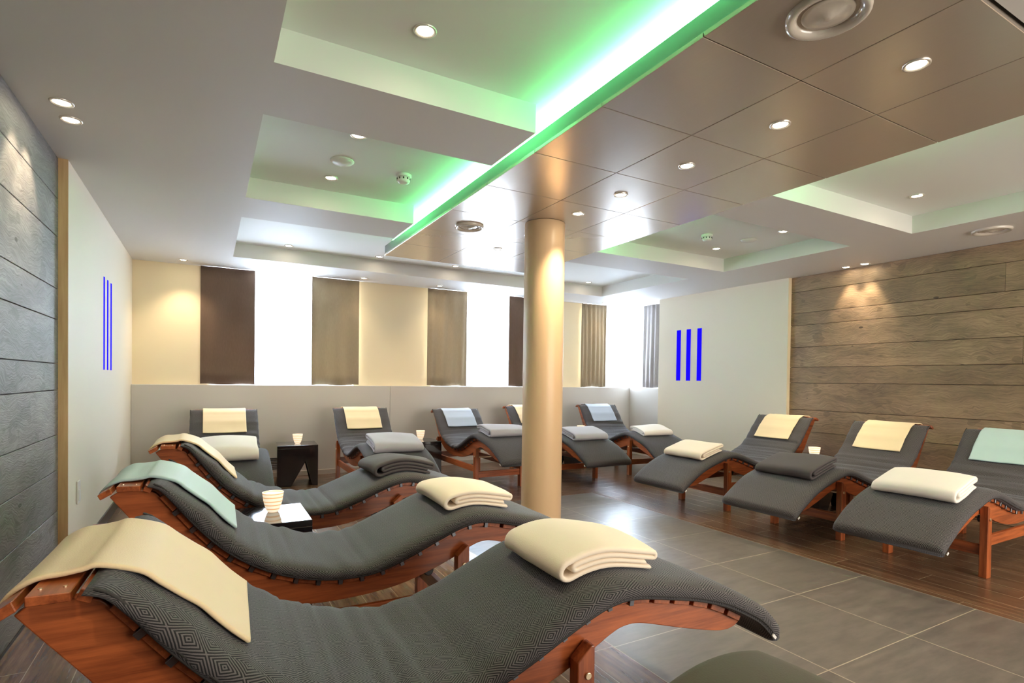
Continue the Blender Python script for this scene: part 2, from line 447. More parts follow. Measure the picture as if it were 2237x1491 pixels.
window(.02, 1.72, 7.64); window(2.83, 4.50, 7.64); window(5.52, 6.62, 7.64); window(6.56, 7.62, 6.66, 'y')
struct(MB().box(XL+.0, XL+.012, -3, 4.25, 0, .001).build('baseboard_left_front', M['dark']))
struct(MB().box(-.75, -.738, 4.27, 7.40, 0, .095).build('baseboard_left', plain('skirting_tile', (.06, .055, .05), .3), bevel=.002))
struct(MB().box(-.738, 6.47, 7.388, 7.40, 0, .06).build('baseboard_back', plain('skirting_back', (.42, .38, .33), .4), bevel=.002))
struct(MB().box(6.248, 6.26, 4.27, 6.47, 0, .095).build('baseboard_right', plain('skirting_tile_right', (.10, .085, .07), .3), bevel=.002))

# curtains
def curtain(name, a, b, pos, mat, label, group=None, along='x', amp=.010, waves=6, z0=1.158, seed=0, cat='curtain'):
    rng = random.Random(seed); n = max(24, int((b-a)*120)); zs = 10; ph = rng.random()*6; m = MB(); vs = []; fs = []
    H = ZC-.003-z0
    for j in range(zs+1):
        tz = j/zs; z = z0+H*tz
        for i in range(n+1):
            t = i/n; x = a+(b-a)*t
            w = math.sin(t*waves*2*PI+ph+.6*math.sin(tz*3+ph))*amp*(1-.35*tz)+math.sin(t*waves*4.7+ph*2)*amp*.4
            zz = z+(.006*math.sin(t*9+ph) if j == 0 else 0)
            vs.append((x, pos+w, zz) if along == 'x' else (pos+w, x, zz))
    for j in range(zs):
        for i in range(n):
            k = j*(n+1)+i; fs.append((k, k+1, k+n+2, k+n+1))
    c0 = ((a+b)/2, pos, z0) if along == 'x' else (pos, (a+b)/2, z0)
    m.add([(v[0]-c0[0], v[1]-c0[1], v[2]-c0[2]) for v in vs], fs)
    o = m.build(name, mat, smooth=True, loc=c0)
    so = o.modifiers.new('thickness', 'SOLIDIFY'); so.thickness = .0025
    return tag(o, label, cat, group)
G1 = 'panel curtains along the back wall'
curtain('curtain', -.08, .505, 7.45, M['curtain_brown'], 'dark brown flat curtain left of the leftmost bright window', G1, seed=1, waves=2, amp=.008)
curtain('curtain', 1.17, 1.775, 7.45, M['curtain_taupe'], 'taupe curtain at the right side of the leftmost bright window', G1, seed=2, waves=3, amp=.012)
curtain('curtain', 2.75, 3.37, 7.45, M['curtain_taupe'], 'taupe curtain left of the window nearest the round column', G1, seed=3, waves=4, amp=.012)
curtain('curtain', 4.08, 4.62, 7.45, M['curtain_brown'], 'dark brown curtain partly hidden behind the round column', G1, seed=4, waves=2, amp=.008)
curtain('curtain', 5.46, 5.98, 7.45, M['curtain_taupe'], 'beige gathered curtain right of the round column', G1, seed=5, waves=6, amp=.016)
curtain('curtain', 6.54, 7.13, 6.545, M['curtain_grey'], 'grey gathered curtain on the side wall of the far right corner window', G1, 'y', seed=6, waves=6, amp=.014)
G2 = 'white sheer curtains over the windows'
curtain('sheer_curtain', .49, .86, 7.475, M['sheer'], 'white sheer curtain, left half of the leftmost window', G2, seed=7, waves=3, amp=.008)
curtain('sheer_curtain', .83, 1.20, 7.492, M['sheer'], 'white sheer curtain, right half of the leftmost window', G2, seed=8, waves=3, amp=.006)
curtain('sheer_curtain', 3.35, 3.78, 7.475, M['sheer'], 'white sheer curtain, left half of the window left of the column', G2, seed=9, waves=3, amp=.008)
curtain('sheer_curtain', 3.74, 4.12, 7.492, M['sheer'], 'white sheer curtain, right half of the window left of the column', G2, seed=10, waves=3, amp=.006)
curtain('sheer_curtain', 5.95, 6.54, 7.475, M['sheer'], 'white sheer curtain over the far right corner window, back wall side', G2, seed=11, waves=4, amp=.008)
curtain('sheer_curtain', 7.10, 7.46, 6.565, M['sheer'], 'narrow white sheer curtain in the far right corner, side wall side', G2, 'y', seed=12, waves=3, amp=.006)

# round column
tag(MB().lathe([(.0, 0), (.167, 0), (.167, 2.547), (0, 2.547)], n=64).build('column', M['column'], smooth=True, bevel=.004, loc=(2.44, 3.86, 0)),
    'smooth round cream column rising from the floor to the metal ceiling', 'column')

# ------------------------------------------------------------------ metal raft with led edges
RX0, RX1, RY0, RY1, RZ = 1.622, 3.40, .865, 5.72, 2.548
raft = empty('ceiling_raft', (2.51, 3.3, RZ))
tag(raft, 'suspended satin metal ceiling raft of square panels with green lit edges', 'ceiling panel')
def rel(m, root):
    lx, ly, lz = root.location
    m.v = [(a-lx, b-ly, c-lz) for a, b, c in m.v]; return m
pm = MB(); xw = [RX0, 2.215, 2.803, RX1]; g = .0022; py = (RY1-RY0)/8
for i in range(3):
    for j in range(8):
        pm.box(xw[i]+(g if i else 0), xw[i+1]-(g if i < 2 else 0), RY0+py*j+(g if j else 0), RY0+py*(j+1)-(g if j < 7 else 0), RZ, RZ+.02)
rel(pm, raft).build('metal_panels', M['raft'], raft, bevel=.0015, segs=1)
fr = MB().box(RX0+.004, RX1-.004, RY0+.004, RY1-.004, RZ+.012, RZ+.10)
rel(fr, raft).build('raft_tray', M['raft_side'], raft)
us = MB().box(RX0+.055, RX0+.075, RY0+.05, RY1-.05, RZ+.10, ZR).box(RX1-.075, RX1-.055, RY0+.05, RY1-.05, RZ+.10, ZR)
rel(us, raft).build('upstand', M['recess_paint'], raft)
rel(MB().box(RX0+.012, RX0+.026, RY0+.05, RY1-.25, RZ+.100, RZ+.108), raft).build('led_strip', M['led'], raft)
rel(MB().box(RX1-.026, RX1-.012, RY0+.05, RY1-.25, RZ+.100, RZ+.108), raft).build('led_strip', M['led_soft'], raft)

# ------------------------------------------------------------------ ceiling fixtures
WARM = (1, .80, .55)
def downlight(x, y, z, label, group, power=14, size=100, blend=.9, r=.042, tilt=(0, 0), lens='lens', col=WARM):
    t = empty('downlight', (x, y, z)); tag(t, label, 'ceiling light', group)
    MB().lathe([(r*.80, -.001), (r, -.007), (r*1.14, -.006), (r*1.18, -.0005), (r*1.16, .002), (r*.8, .004), (r*.80, -.001)], n=28).build('trim_ring', M['ring_metal'], t, smooth=True)
    MB().lathe([(0, -.004), (r*.45, -.0045), (r*.81, -.002), (r*.81, .002), (0, .002)], n=24).build('lamp_lens', M[lens], t, smooth=True)
    if power:
        l = bpy.data.lights.new('spot_beam', 'SPOT'); l.energy = power; l.color = col; l.spot_size = math.radians(size); l.spot_blend = blend; l.shadow_soft_size = .035
        o = bpy.data.objects.new('spot_beam', l); COL.objects.link(o); o.parent = t; o.location = (0, 0, -.02); o.rotation_euler = (tilt[0], tilt[1], 0)
    return t
P = 25
for k, y in enumerate((1.163, 1.766, 2.378, 2.977, 3.48, 4.21)):
    nm = ['nearest the camera', 'second from the camera', 'third from the camera', 'fourth from the camera', 'just in front of the round column', 'just behind the round column'][k]
    downlight(2.50, y, RZ, 'small round spotlight in the metal raft, '+nm, 'spotlights in the metal raft', P*(2.2 if k == 4 else 1), 95)
downlight(2.50, 4.82, RZ, 'unlit small round spotlight in the far metal panels left of the column', 'spotlights in the metal raft', 0, lens='lens_weak')
for (x, y, lab) in ((.79, 2.21, 'bright spotlight in the near left green lit ceiling recess'), (.785, 3.35, 'spotlight half hidden at the front of the middle left recess'),
                    (.78, 4.16, 'spotlight beside the flat disc in the middle left recess'), (4.76, 2.19, 'spotlight in the near right ceiling recess'),
                    (4.81, 3.34, 'spotlight half hidden at the front of the middle right recess'), (4.82, 4.14, 'spotlight beside the green smoke detector in the middle right recess')):
    downlight(x, y, ZR, lab, 'spotlights in the side recesses', P, 110)
for (x, lab) in ((.78, 'leftmost spotlight in the long far recess'), (1.79, 'second spotlight from the left in the long far recess'), (2.78, 'third spotlight from the left in the long far recess'),
                 (4.90, 'spotlight in the long far recess right of the column')):
    downlight(x, 6.53, ZR, lab, 'spotlights in the far recess', P*.8, 110, r=.04)
for (x, pw, lab) in ((-.25, 24, 'leftmost spotlight washing the cream back wall'), (.74, 0, 'faint spotlight above the leftmost bright window'), (1.775, 6, 'spotlight above the taupe curtain left of centre'),
                     (2.83, 8, 'spotlight above the curtain left of the column'), (3.85, 0, 'faint spotlight above the window near the column'), (5.75, 6, 'faint spotlight above the beige curtain right of the column')):
    downlight(x, 7.21, ZC, lab, 'spotlights along the back wall', pw, 100, r=.038, lens='lens' if pw else 'lens_weak')
for (x, y, t, lab) in ((-.62, 3.38, 1, 'nearer of the paired spotlights beside the left wood wall'), (-.62, 3.585, 1, 'farther of the paired spotlights beside the left wood wall'),
                       (6.20, 3.336, -1, 'nearer of the paired spotlights beside the right wood wall'), (6.20, 3.535, -1, 'farther of the paired spotlights beside the right wood wall')):
    downlight(x, y, ZC, lab, 'paired wall washer spotlights', 16 if t > 0 else 20, 62, .5, r=.042, tilt=(0, .30 if t > 0 else -.03))
# unseen lamps added behind the camera as fill light
for x, y in ((-.4, .4), (.8, -1.0), (2.5, -.5), (2.5, -1.8), (4.8, .3), (4.8, -1.2), (6.0, .9)):
    downlight(x, y, ZC, 'unseen round ceiling spotlight added behind the camera for fill light', 'added fill spotlights behind the camera', 20, 130)

def diffuser(x, y, z, r, label):
    t = empty('ceiling_diffuser', (x, y, z)); tag(t, label, 'air vent', 'round ceiling diffusers')
    pr = [(r*.72, .01), (r*.72, -.004), (r*.80, -.014), (r*.90, -.020), (r*.98, -.016), (r, -.004), (r, .004)]
    MB().lathe(pr, n=48).build('outer_ring', M['gloss_white'], t, smooth=True)
    MB().lathe([(0, .022), (r*.74, .022)], n=40).build('throat', M['dark'], t)
    MB().lathe([(0, -.020), (r*.08, -.021), (r*.2, -.012), (r*.5, -.007), (r*.61, -.006), (r*.625, -.002), (r*.6, .002), (0, .004)], n=48).build('cone_disc', M['gloss_white'], t, smooth=True)
diffuser(1.89, 1.16, RZ, .135, 'large round air diffuser in the metal raft at the top of the view')
diffuser(1.93, 4.25, RZ, .125, 'round air diffuser in the far metal panels left of the column')
diffuser(5.72, 2.07, ZC, .135, 'round air diffuser in the white ceiling near the right wood wall')
def disc(x, y, label):
    t = MB().lathe([(0, -.022), (.03, -.022), (.062, -.016), (.075, -.006), (.078, 0), (0, 0)], n=40).build('ceiling_disc', M['white_plastic'], smooth=True, loc=(x, y, ZR))
    tag(t, label, 'ceiling fixture', 'flat ceiling discs')
disc(.785, 3.80, 'flat white round disc in the middle left ceiling recess')
disc(4.80, 3.72, 'flat white round disc in the middle right ceiling recess')
def smoke(x, y, label):
    t = empty('smoke_detector', (x, y, ZR)); tag(t, label, 'smoke detector', 'smoke detectors')
    MB().lathe([(0, 0), (.055, 0), (.055, -.018), (.05, -.022), (0, -.022)], n=36).build('base', M['white_plastic'], t, smooth=True, bevel=.002)
    MB().lathe([(0, -.022), (.046, -.022), (.046, -.042), (.040, -.055), (.025, -.060), (0, -.060)], n=36).build('sensor_head', M['white_plastic'], t, smooth=True)
    m = MB()
    for k in range(10):
        a = k*2*PI/10; cx, cy = .0455*math.cos(a), .0455*math.sin(a)
        m.cyl((cx, cy, -.040), (cx*1.02, cy*1.02, -.028), .005, 6)
    m.build('vent_slot', M['dark'], t)
smoke(1.22, 3.83, 'white smoke detector lit green in the middle left ceiling recess')
smoke(4.30, 3.81, 'white smoke detector lit green in the middle right ceiling recess')

# blue light slots on the side walls, switch plate, air grille
for (x, ys, z0, z1, side) in ((-.75, (5.58, 5.765, 5.95), 1.293, 2.056, 'left'), (6.26, (5.65, 5.855, 6.05), 1.28, 2.045, 'right')):
    for k, y in enumerate(ys):
        s = 1 if side == 'left' else -1
        t = empty('wall_light', (x, y, z0))
        w = .022 if side == 'left' else .04
        lab = {0: 'nearest', 1: 'middle', 2: 'farthest'}[k]
        tag(t, '%s of three blue glowing slot lights on the %s white wall' % (lab, side), 'wall light', 'blue slot lights on the %s wall' % side)
        MB().box(min(0, s*.004), max(0, s*.004), -w, w, 0, z1-z0).build('light_slot', M['blue'], t)
t = empty('wall_switch', (-.75, 4.545, .40)); tag(t, 'small white switch plate low on the left white wall', 'switch')
MB().box(0, .010, -.045, .045, 0, .15).build('cover_plate', M['white_plastic'], t, bevel=.004)
MB().box(.009, .014, -.028, .028, .02, .09).build('rocker', M['white_plastic'], t, bevel=.002)
t = empty('air_grille', (.72, 7.40, .10)); tag(t, 'small slotted air grille low on the grey half wall behind the black table', 'air vent')
m = MB()
for k in range(7): m.box(-.13, .13, -.003, 0, k*.022, k*.022+.010)
m.build('slot', M['dark'], t)

# ------------------------------------------------------------------ loungers
TOP = catmull([(.118, .872), (.150, .852), (.19, .795), (.25, .705), (.33, .605), (.42, .525), (.53, .457), (.65, .410), (.76, .386), (.88, .378), (.97, .390), (1.08, .422), (1.2, .465),
               (1.3, .498), (1.38, .513), (1.46, .508), (1.6, .470), (1.72, .432), (1.84, .380), (1.955, .310)], 8)
BOT = catmull([(.03, .79), (.11, .665), (.20, .515), (.33, .40), (.50, .325), (.65, .296), (.78, .285), (.92, .284), (1.05, .296), (1.18, .326), (1.30, .365), (1.39, .400), (1.45, .412),
               (1.52, .400), (1.665, .345), (1.78, .303), (1.86, .278), (1.90, .272)], 6)
SLP = Path(TOP)
class Body:
    def __init__(s, th, sh, zo=0): s.c = math.cos(th); s.s = math.sin(th); s.sh = sh; s.zo = zo
    def T(s, u, z):
        du, dz = u-.53, z-.30
        return .53+du*s.c-dz*s.s-.9+s.sh, .30+du*s.s+dz*s.c+s.zo
def offs(path, d, n0, n1, step=1):
    out = []
    for i in range(n0, n1, step):
        x, z, tx, tz = path.at(path.l[i]); out.append((x-tz*-1*0+(-tz)*d*1.0*1 if False else x+(-tz)*d*1.0, z+tx*d))
    return out
HW = .315
MT = .064
def mattress_path(k):
    pts = list(TOP)
    x, z, tx, tz = SLP.at(SLP.len)
    for d, dz in ((.03, -.002), (.06, -.008), (.085, -.018), (.105, -.030), (.125, -.046)):
        d *= 1.15-.15*k; pts.append((x+tx*d, z+tz*d+dz*k))
    return Path(pts)
POSE = {}
def TAPER(d): return .30+.70*min(1, max(0, d/.20))
def make_lounger(loc, rz, th, sh, label, seed, group='wave shaped loungers', zo=0, droop=.25, tagside=-1):
    B = Body(th, sh, zo); MP = mattress_path(droop); rng = random.Random(seed)
    root = empty('wave_lounger', loc, rz); tag(root, label, 'lounger', group)
    # side panels
    top = offs(SLP, -.020, 3, len(TOP), 2)
    poly = [(-.005, .845), (.025, .862), (.100, .856), (.118, .848)]+top[2:]+[(1.955, .285), (1.93, .275)]+list(reversed(BOT))
    poly = [B.T(*p) for p in poly]
    for sy in (-1, 1):
        y0, y1 = (-.265, -.237) if sy < 0 else (.237, .265)
        MB().prism_y(poly, y0, y1).build('side_panel', M['wood_x'], root, bevel=.003)
    # slats
    sl = MB(); spc = MB(); n = 23; pitch = (SLP.len-.05)/n
    def plate(m, d, w, t, y0, y1, lift=0, path=SLP):
        x, z, tx, tz = path.at(d); nx, nz = -tz, tx
        q = []
        for a, b in ((-w/2, -t+lift), (w/2, -t+lift), (w/2, lift), (-w/2, lift)):
            q.append(B.T(x+tx*a+nx*b, z+tz*a+nz*b))
        m.prism_y(q, y0, y1)
    for k in range(n):
        plate(sl, .05+pitch*(k+.5), pitch*.78, .020, -.283, .283)
    for k in range(n-1):
        if k < 17: plate(spc, .05+pitch*(k+1), .017, .026, -.291, .291, .002)
    # cap slats at the head
    def quad(m, pts, y0=-.29, y1=.29): m.prism_y([B.T(*p) for p in pts], y0, y1)
    quad(sl, [(-.028, .842), (.008, .860), (.002, .880), (-.036, .860)])
    quad(sl, [(.020, .864), (.090, .858), (.091, .877), (.021, .884)])
    quad(sl, [(.097, .858), (.119, .846), (.130, .866), (.108, .880)])
    deck = sl.build('slat_deck', M['wood_y'], root, bevel=.0018, segs=1)
    spc.build('slat_spacers', M['spacer'], root, bevel=.001, segs=1)
    for sy in (-1, 1):
        for u, zz in ((.036, .8835), (.075, .8795)):
            x, z = B.T(u, zz); MB().cyl((x, sy*.25, z-.003), (x, sy*.25, z+.001), .004, 8).build('screw', M['brass'], deck)
    # frame: legs, rails, bolts, rollers
    for sx, x0, x1, zt in ((0, .510, .570, .470), (1, -.66, -.60, .50)):
        for sy in (-1, 1):
            ya, yb = (-HW, -HW+.045) if sy < 0 else (HW-.045, HW)
            c = .042
            prof = [(x0, 0), (x1, 0), (x1, zt), (x1-.012, zt), (x0, zt-c)]
            l = MB().prism_y(prof, ya, yb).build('leg', M['wood_z'], root, bevel=.003)
            zb = .385 if sx == 0 else .40
            yo = -HW if sy < 0 else HW
            MB().cyl(((x0+x1)/2+.005, yo, zb), ((x0+x1)/2+.005, yo+sy*.006, zb), .0105, 16).build('bolt', M['brass'], l, smooth=False, bevel=.0015)
    for x0, z0, z1 in ((.525, .14, .21), (-.65, .22, .30)):
        MB().box(x0, x0+.03, -HW+.045, HW-.045, z0, z1).build('cross_rail', M['wood_y'], root, bevel=.003)
    for sy in (-1, 1):
        y = sy*.285
        MB().box(-.62, .525, y-.0125, y+.0125, .20, .27).build('side_rail', M['wood_x'], root, bevel=.003)
        m = MB().cyl((.40, sy*.232, .352), (.40, sy*.20, .352), .024, 20)
        m.build('roller', M['black_rubber'], root, bevel=.004)
    MB().cyl((.40, -.20, .352), (.40, .20, .352), .010, 12).build('roller_axle', M['brass'], root)
    # mattress
    mt = MB(); prof = [(-.300, 0), (-.318, .006), (-.330, .020), (-.333, .040), (-.324, .060), (-.300, .072), (-.25, .0775), (-.16, .0785), (-.08, .079), (0, .079), (.08, .079), (.16, .0785), (.25, .0775), (.300, .072), (.324, .060), (.333, .040), (.330, .020), (.318, .006), (.300, 0), (.15, 0), (0, 0), (-.15, 0)]
    m = len(prof); ns = 170; vs = []; L = MP.len
    vv = [0]
    for a, b in zip(prof, prof[1:]+prof[:1]): vv.append(vv[-1]+math.hypot(b[0]-a[0], b[1]-a[1]))
    rows = []
    for i in range(ns+1):
        d = L*i/ns-.004; x, z, tx, tz = MP.at(d); nx, nz = -tz, tx
        u = x
        e = 1.0
        if d < .035: e = math.sqrt(max(.02, 1-((.035-d)/.042)**2))
        if L-d < .03: e = math.sqrt(max(.05, 1-((.03-(L-d))/.034)**2))
        fw = math.exp(-((u-.62)/.33)**2)
        fold = 0
        for (fc, fa, fwid) in folds_for(seed):
            fold += fa*math.exp(-((d-fc)/fwid)**2)
        for j, (y, h) in enumerate(prof):
            k = h/.079; h = h*MT/.079*TAPER(d)*(1+.15*min(1, max(0, (d-L+.5)/.35)))
            w = noise.noise(Vector((d*16+seed*3.1, y*2.0, seed)))*.017*fw+noise.noise(Vector((d*5, y*4, seed+9.)))*.0045
            crease = -fold*(.55+.45*noise.noise(Vector((y*5+seed, d*2, 2.)))) if k > .3 else 0
            hh = h*e*(1-.12*math.exp(-((u-.85)/.15)**2))+(w+crease)*k
            if k < .2: hh = h*e
            hh = max(hh, 0)
            yy = y*(1+.006*noise.noise(Vector((d*7, 5., seed))))+ (.004*math.sin(d*60+seed)*fw if abs(y) > .31 else 0)
            p = B.T(x+nx*(hh+.0015), z+nz*(hh+.0015)); vs.append((p[0], yy, p[1]))
        rows.append(d)
    fs = []; uvs = []
    for i in range(ns):
        for j in range(m):
            a = i*m+j; b = i*m+(j+1) % m
            fs.append((a, b, b+m, a+m)); uvs.append(((rows[i], vv[j]), (rows[i], vv[j+1]), (rows[i+1], vv[j+1]), (rows[i+1], vv[j])))
    fs.append(tuple(range(m))); uvs.append(tuple((prof[j][1], vv[j]) for j in range(m)))
    fs.append(tuple(range(ns*m+m-1, ns*m-1, -1))); uvs.append(tuple((prof[j][1], vv[j]) for j in range(m-1, -1, -1)))
    mt.add(vs, fs, uvs)
    mo = mt.build('mattress', M['weave'], root, smooth=True)
    # double stitched piping along both lower edges
    pp = MB()
    for sy in (-1, 1):
        for (yy, hh) in ((.320, .008), (.3275, .019)):
            ring = []; np_ = 120
            for i in range(np_+1):
                d = .01+(L-.02)*i/np_; x, z, tx, tz = MP.at(d); nx, nz = -tz, tx
                ring.append((B.T(x+nx*(hh+.0015), z+nz*(hh+.0015)), (tx, tz)))
            vs = []; fs = []; r = .0038; q = 6
            for (px, pz), (tx, tz) in ring:
                for a in range(q):
                    an = 2*PI*a/q; vs.append((px-tz*r*math.sin(an), sy*yy+r*math.cos(an)*1.0, pz+tx*r*math.sin(an)))
            for i in range(np_):
                for a in range(q): fs.append((i*q+a, i*q+(a+1) % q, (i+1)*q+(a+1) % q, (i+1)*q+a))
            pp.add(vs, fs)
    pp.build('piping', M['piping'], mo, smooth=True)
    x, z, tx, tz = MP.at(L-.045); q = [B.T(x+a*tx-b*tz, z+a*tz+b*tx) for a, b in ((0, .004), (.022, .004), (.022, .014), (0, .014))]
    ts = tagside
    MB().prism_y(q, min(ts*.333, ts*.3375), max(ts*.333, ts*.3375)).build('care_tag', M['white_plastic'], mo)
    POSE[root.name] = (th, sh, zo, MP)
    return root
_folds = {}
def folds_for(seed):
    if seed not in _folds:
        r = random.Random(seed*17+3); L = []
        for c in (.40, .50, .57, .64, .71, .78, .86, .94, 1.02):
            if r.random() < .85: L.append((c+r.uniform(-.03, .03), r.uniform(.006, .014), r.uniform(.007, .014)))
        _folds[seed] = L
    return _folds[seed]

def place(m, lounger, name, mat, label, cat, group, **kw):
    rz = lounger.rotation_euler.z; l = lounger.location
    xs = [v[0] for v in m.v]; ys = [v[1] for v in m.v]; zs = [v[2] for v in m.v]
    c0 = ((min(xs)+max(xs))/2, (min(ys)+max(ys))/2, min(zs))
    m.v = [(v[0]-c0[0], v[1]-c0[1], v[2]-c0[2]) for v in m.v]
    o = m.build(name, mat, **kw)
    o.location = (l.x+c0[0]*math.cos(rz)-c0[1]*math.sin(rz), l.y+c0[0]*math.sin(rz)+c0[1]*math.cos(rz), l.z+c0[2])
    o.rotation_euler = (0, 0, rz)
    return tag(o, label, cat, group)

def ribbon(m, pts, t, ys, fmap, seed=0, amp=.003):
    # thick sheet following a 2D centreline, extruded across y; fmap turns (x, y, z) into final coordinates
    P_ = Path(pts); n = len(pts); L = []; R = []
    for i, (x, z) in enumerate(pts):
        a = pts[max(i-1, 0)]; b = pts[min(i+1, n-1)]; tx, tz = b[0]-a[0], b[1]-a[1]; q = math.hypot(tx, tz) or 1; tx /= q; tz /= q
        L.append((x-tz*t/2, z+tx*t/2)); R.append((x+tz*t/2, z-tx*t/2))
    a, b = pts[-2], pts[-1]; q = math.hypot(b[0]-a[0], b[1]-a[1]); e = (b[0]+(b[0]-a[0])/q*t*.4, b[1]+(b[1]-a[1])/q*t*.4)
    a, b = pts[1], pts[0]; q = math.hypot(b[0]-a[0], b[1]-a[1]); s0 = (b[0]+(b[0]-a[0])/q*t*.4, b[1]+(b[1]-a[1])/q*t*.4)
    loop = L+[e]+list(reversed(R))+[s0]; k = len(loop); vs = []; fs = []
    cx = [(L[i][0]+R[i][0])/2 for i in range(n)]; cz = [(L[i][1]+R[i][1])/2 for i in range(n)]
    cen = [(cx[i], cz[i]) for i in range(n)]+[(cx[-1], cz[-1])]+[(cx[n-1-i], cz[n-1-i]) for i in range(n)]+[(cx[0], cz[0])]
    for j, y in enumerate(ys):
        end = j in (0, len(ys)-1)
        for i, (x, z) in enumerate(loop):
            if end: x, z = cen[i][0]+(x-cen[i][0])*.55, cen[i][1]+(z-cen[i][1])*.55
            w = noise.noise(Vector((x*9+seed, y*7, z*12)))*amp
            w2 = noise.noise(Vector((x*4, y*4+seed, 3.)))*amp*1.6
            vs.append(fmap(x+w, y+w2, z+w2*.7*min(1, z/.03)))
    for j in range(len(ys)-1):
        for i in range(k): fs.append((j*k+i, j*k+(i+1) % k, (j+1)*k+(i+1) % k, (j+1)*k+i))
    for base in (0, (len(ys)-1)*k):
        for i in range(n-1): fs.append((base+i, base+i+1, base+2*n+1-i-2+1-1, base+2*n+1-i-1+1-1))
        fs.append((base+n-1, base+n, base+n+1)); fs.append((base, base+2*n, base+2*n+1))
    m.add(vs, fs)
def arc(cx, cz, r, a0, a1, n=7):
    return [(cx+r*math.cos(a0+(a1-a0)*k/n), cz+r*math.sin(a0+(a1-a0)*k/n)) for k in range(n+1)]
def line(p, q, n=8): return [(p[0]+(q[0]-p[0])*k/n, p[1]+(q[1]-p[1])*k/n) for k in range(n+1)]

def blanket(lg, u, mat, label, L=.38, Wd=.47, H=.088, flip=False, seed=1, yoff=0, rot=0, name='folded_blanket'):
    th, sh, zo, MP = POSE[lg.name]; B = Body(th, sh, zo)
    t = H/4.25; h1, h2, h3, h4 = t*.55, t*1.62, t*2.68, t*3.72
    pts = line((L-.035, h1), (.05, h1), 12)
    pts += arc(.05, (h1+h4)/2, (h4-h1)/2, -PI/2, -1.5*PI, 9)[1:]
    pts += line((.05, h4), (L-.03, h4), 14)[1:]
    pts += arc(L-.03, (h4+h3)/2, (h4-h3)/2, PI/2, -PI/2, 6)[1:]
    pts += line((L-.03, h3), (.075, h3), 12)[1:]
    pts += arc(.075, (h3+h2)/2, (h3-h2)/2, PI/2, 1.5*PI, 6)[1:]
    pts += line((.075, h2), (L-.06, h2), 12)[1:]
    s0 = MP.s_of_u(u); W2 = Wd/2
    cr, sr = math.cos(rot), math.sin(rot)
    def fmap(x, y, z):
        xl = x-L/2
        if flip: xl = -xl
        xa, ya = xl*cr-y*sr, xl*sr+y*cr
        px, pz, tx, tz = MP.at(s0+xa)
        # smoother support under the blanket
        a = MP.at(s0+xa-.05); b = MP.at(s0+xa+.05); tx, tz = b[0]-a[0], b[1]-a[1]; q = math.hypot(tx, tz); tx /= q; tz /= q
        sag = -.010*(abs(ya)/W2)**3
        h = MT+.005+z*(1+.10*math.sin(ya*6+seed))+sag*min(1, z/.05)
        q = B.T(px-tz*h, pz+tx*h)
        return (q[0], ya+yoff, q[1])
    ys = [-W2, -W2+.006]+[-W2+.02+(Wd-.04)*k/12 for k in range(13)]+[W2-.006, W2]
    m = MB(); ribbon(m, pts, t*.93, ys, fmap, seed, .0065)
    return place(m, lg, name, mat, label, 'blanket', 'folded blankets on the loungers', smooth=True)

def headrest(lg, mat, label, Wd=.42, seed=1, yoff=0, end=.355):
    th, sh, zo, MP = POSE[lg.name]; B = Body(th, sh, zo)
    pts = [(-.040, .848), (-.018, .872), (.02, .889), (.06, .889), (.095, .891), (.125, .893)]
    for d in (.055, .10, .15, .20, .25, .30, end):
        x, z, tx, tz = MP.at(d); hh = MT*TAPER(d)+.0112; pts.append((x-tz*hh, z+tx*hh))
    pts = catmull(pts, 5); pts = [p for p in pts]
    m = MB(); W2 = Wd/2
    ys = [-W2, -W2+.004]+[-W2+.012+(Wd-.024)*k/10 for k in range(11)]+[W2-.004, W2]
    def fmap(x, y, z):
        w = .004*noise.noise(Vector((x*5, y*6, seed)))
        q = B.T(x, z+w+.003*(abs(y)/W2)**2); return (q[0], y+yoff, q[1])
    ribbon(m, pts, .011, ys, fmap, seed, .0008)
    o = place(m, lg, 'headrest_pad', mat, label, 'headrest', 'headrest pads over the loungers', smooth=True)
    return o

R180, RM90 = PI, -PI/2
TH = .070
def L_(leg_x, leg_y, rz=0.): return (leg_x-.57, leg_y+HW, 0), rz
# left row, feet towards the room
lg1 = make_lounger((.447, 1.615, 0), math.radians(-2.0), .086, .186, 'large foreground lounger at left with cream headrest pad and charcoal mattress', 1, zo=-.013, droop=1)
lg2 = make_lounger((.515, 2.655, 0), math.radians(-1.0), .060, .120, 'second lounger of the left row with teal headrest pad', 2, droop=1)
lg3 = make_lounger((.575, 3.86, 0), 0, .040, .100, 'third lounger of the left row, farthest, with dark grey folded blanket', 3, droop=1)
lg0 = make_lounger((.335, .460, 0), 0, .0, .10, 'lounger at the lower edge of the view under a brown grey blanket', 4)
# right row, feet towards the room
rg1 = make_lounger((5.0, 3.935, 0), R180, 0, 0, 'farthest lounger of the right row, cream headrest pad and cream blanket', 5, tagside=1)
rg2 = make_lounger((5.0, 2.835, 0), R180, 0, 0, 'middle lounger of the right row with dark folded blanket', 6, tagside=1)
rg3 = make_lounger((5.0, 1.898, 0), R180, 0, 0, 'nearest lounger of the right row with teal headrest pad', 7, tagside=1)
# back row, feet towards the camera
bg1 = make_lounger((.165, 6.12, 0), RM90, .01, 0, 'leftmost lounger of the back row, seen from the front', 8)
bg2 = make_lounger((1.665, 6.12, 0), RM90, .01, 0, 'second lounger from the left in the back row, between two black tables', 9)
bg3 = make_lounger((2.955, 6.14, 0), RM90, .085, .05, 'back row lounger with pale blue headrest pad left of the column', 10)
bg4 = make_lounger((4.10, 6.19, 0), RM90, .02, 0, 'back row lounger partly hidden behind the round column', 11)
bg5 = make_lounger((5.31, 6.15, 0), RM90-math.radians(6), .01, 0, 'rightmost lounger of the back row with blue headrest pad', 12)

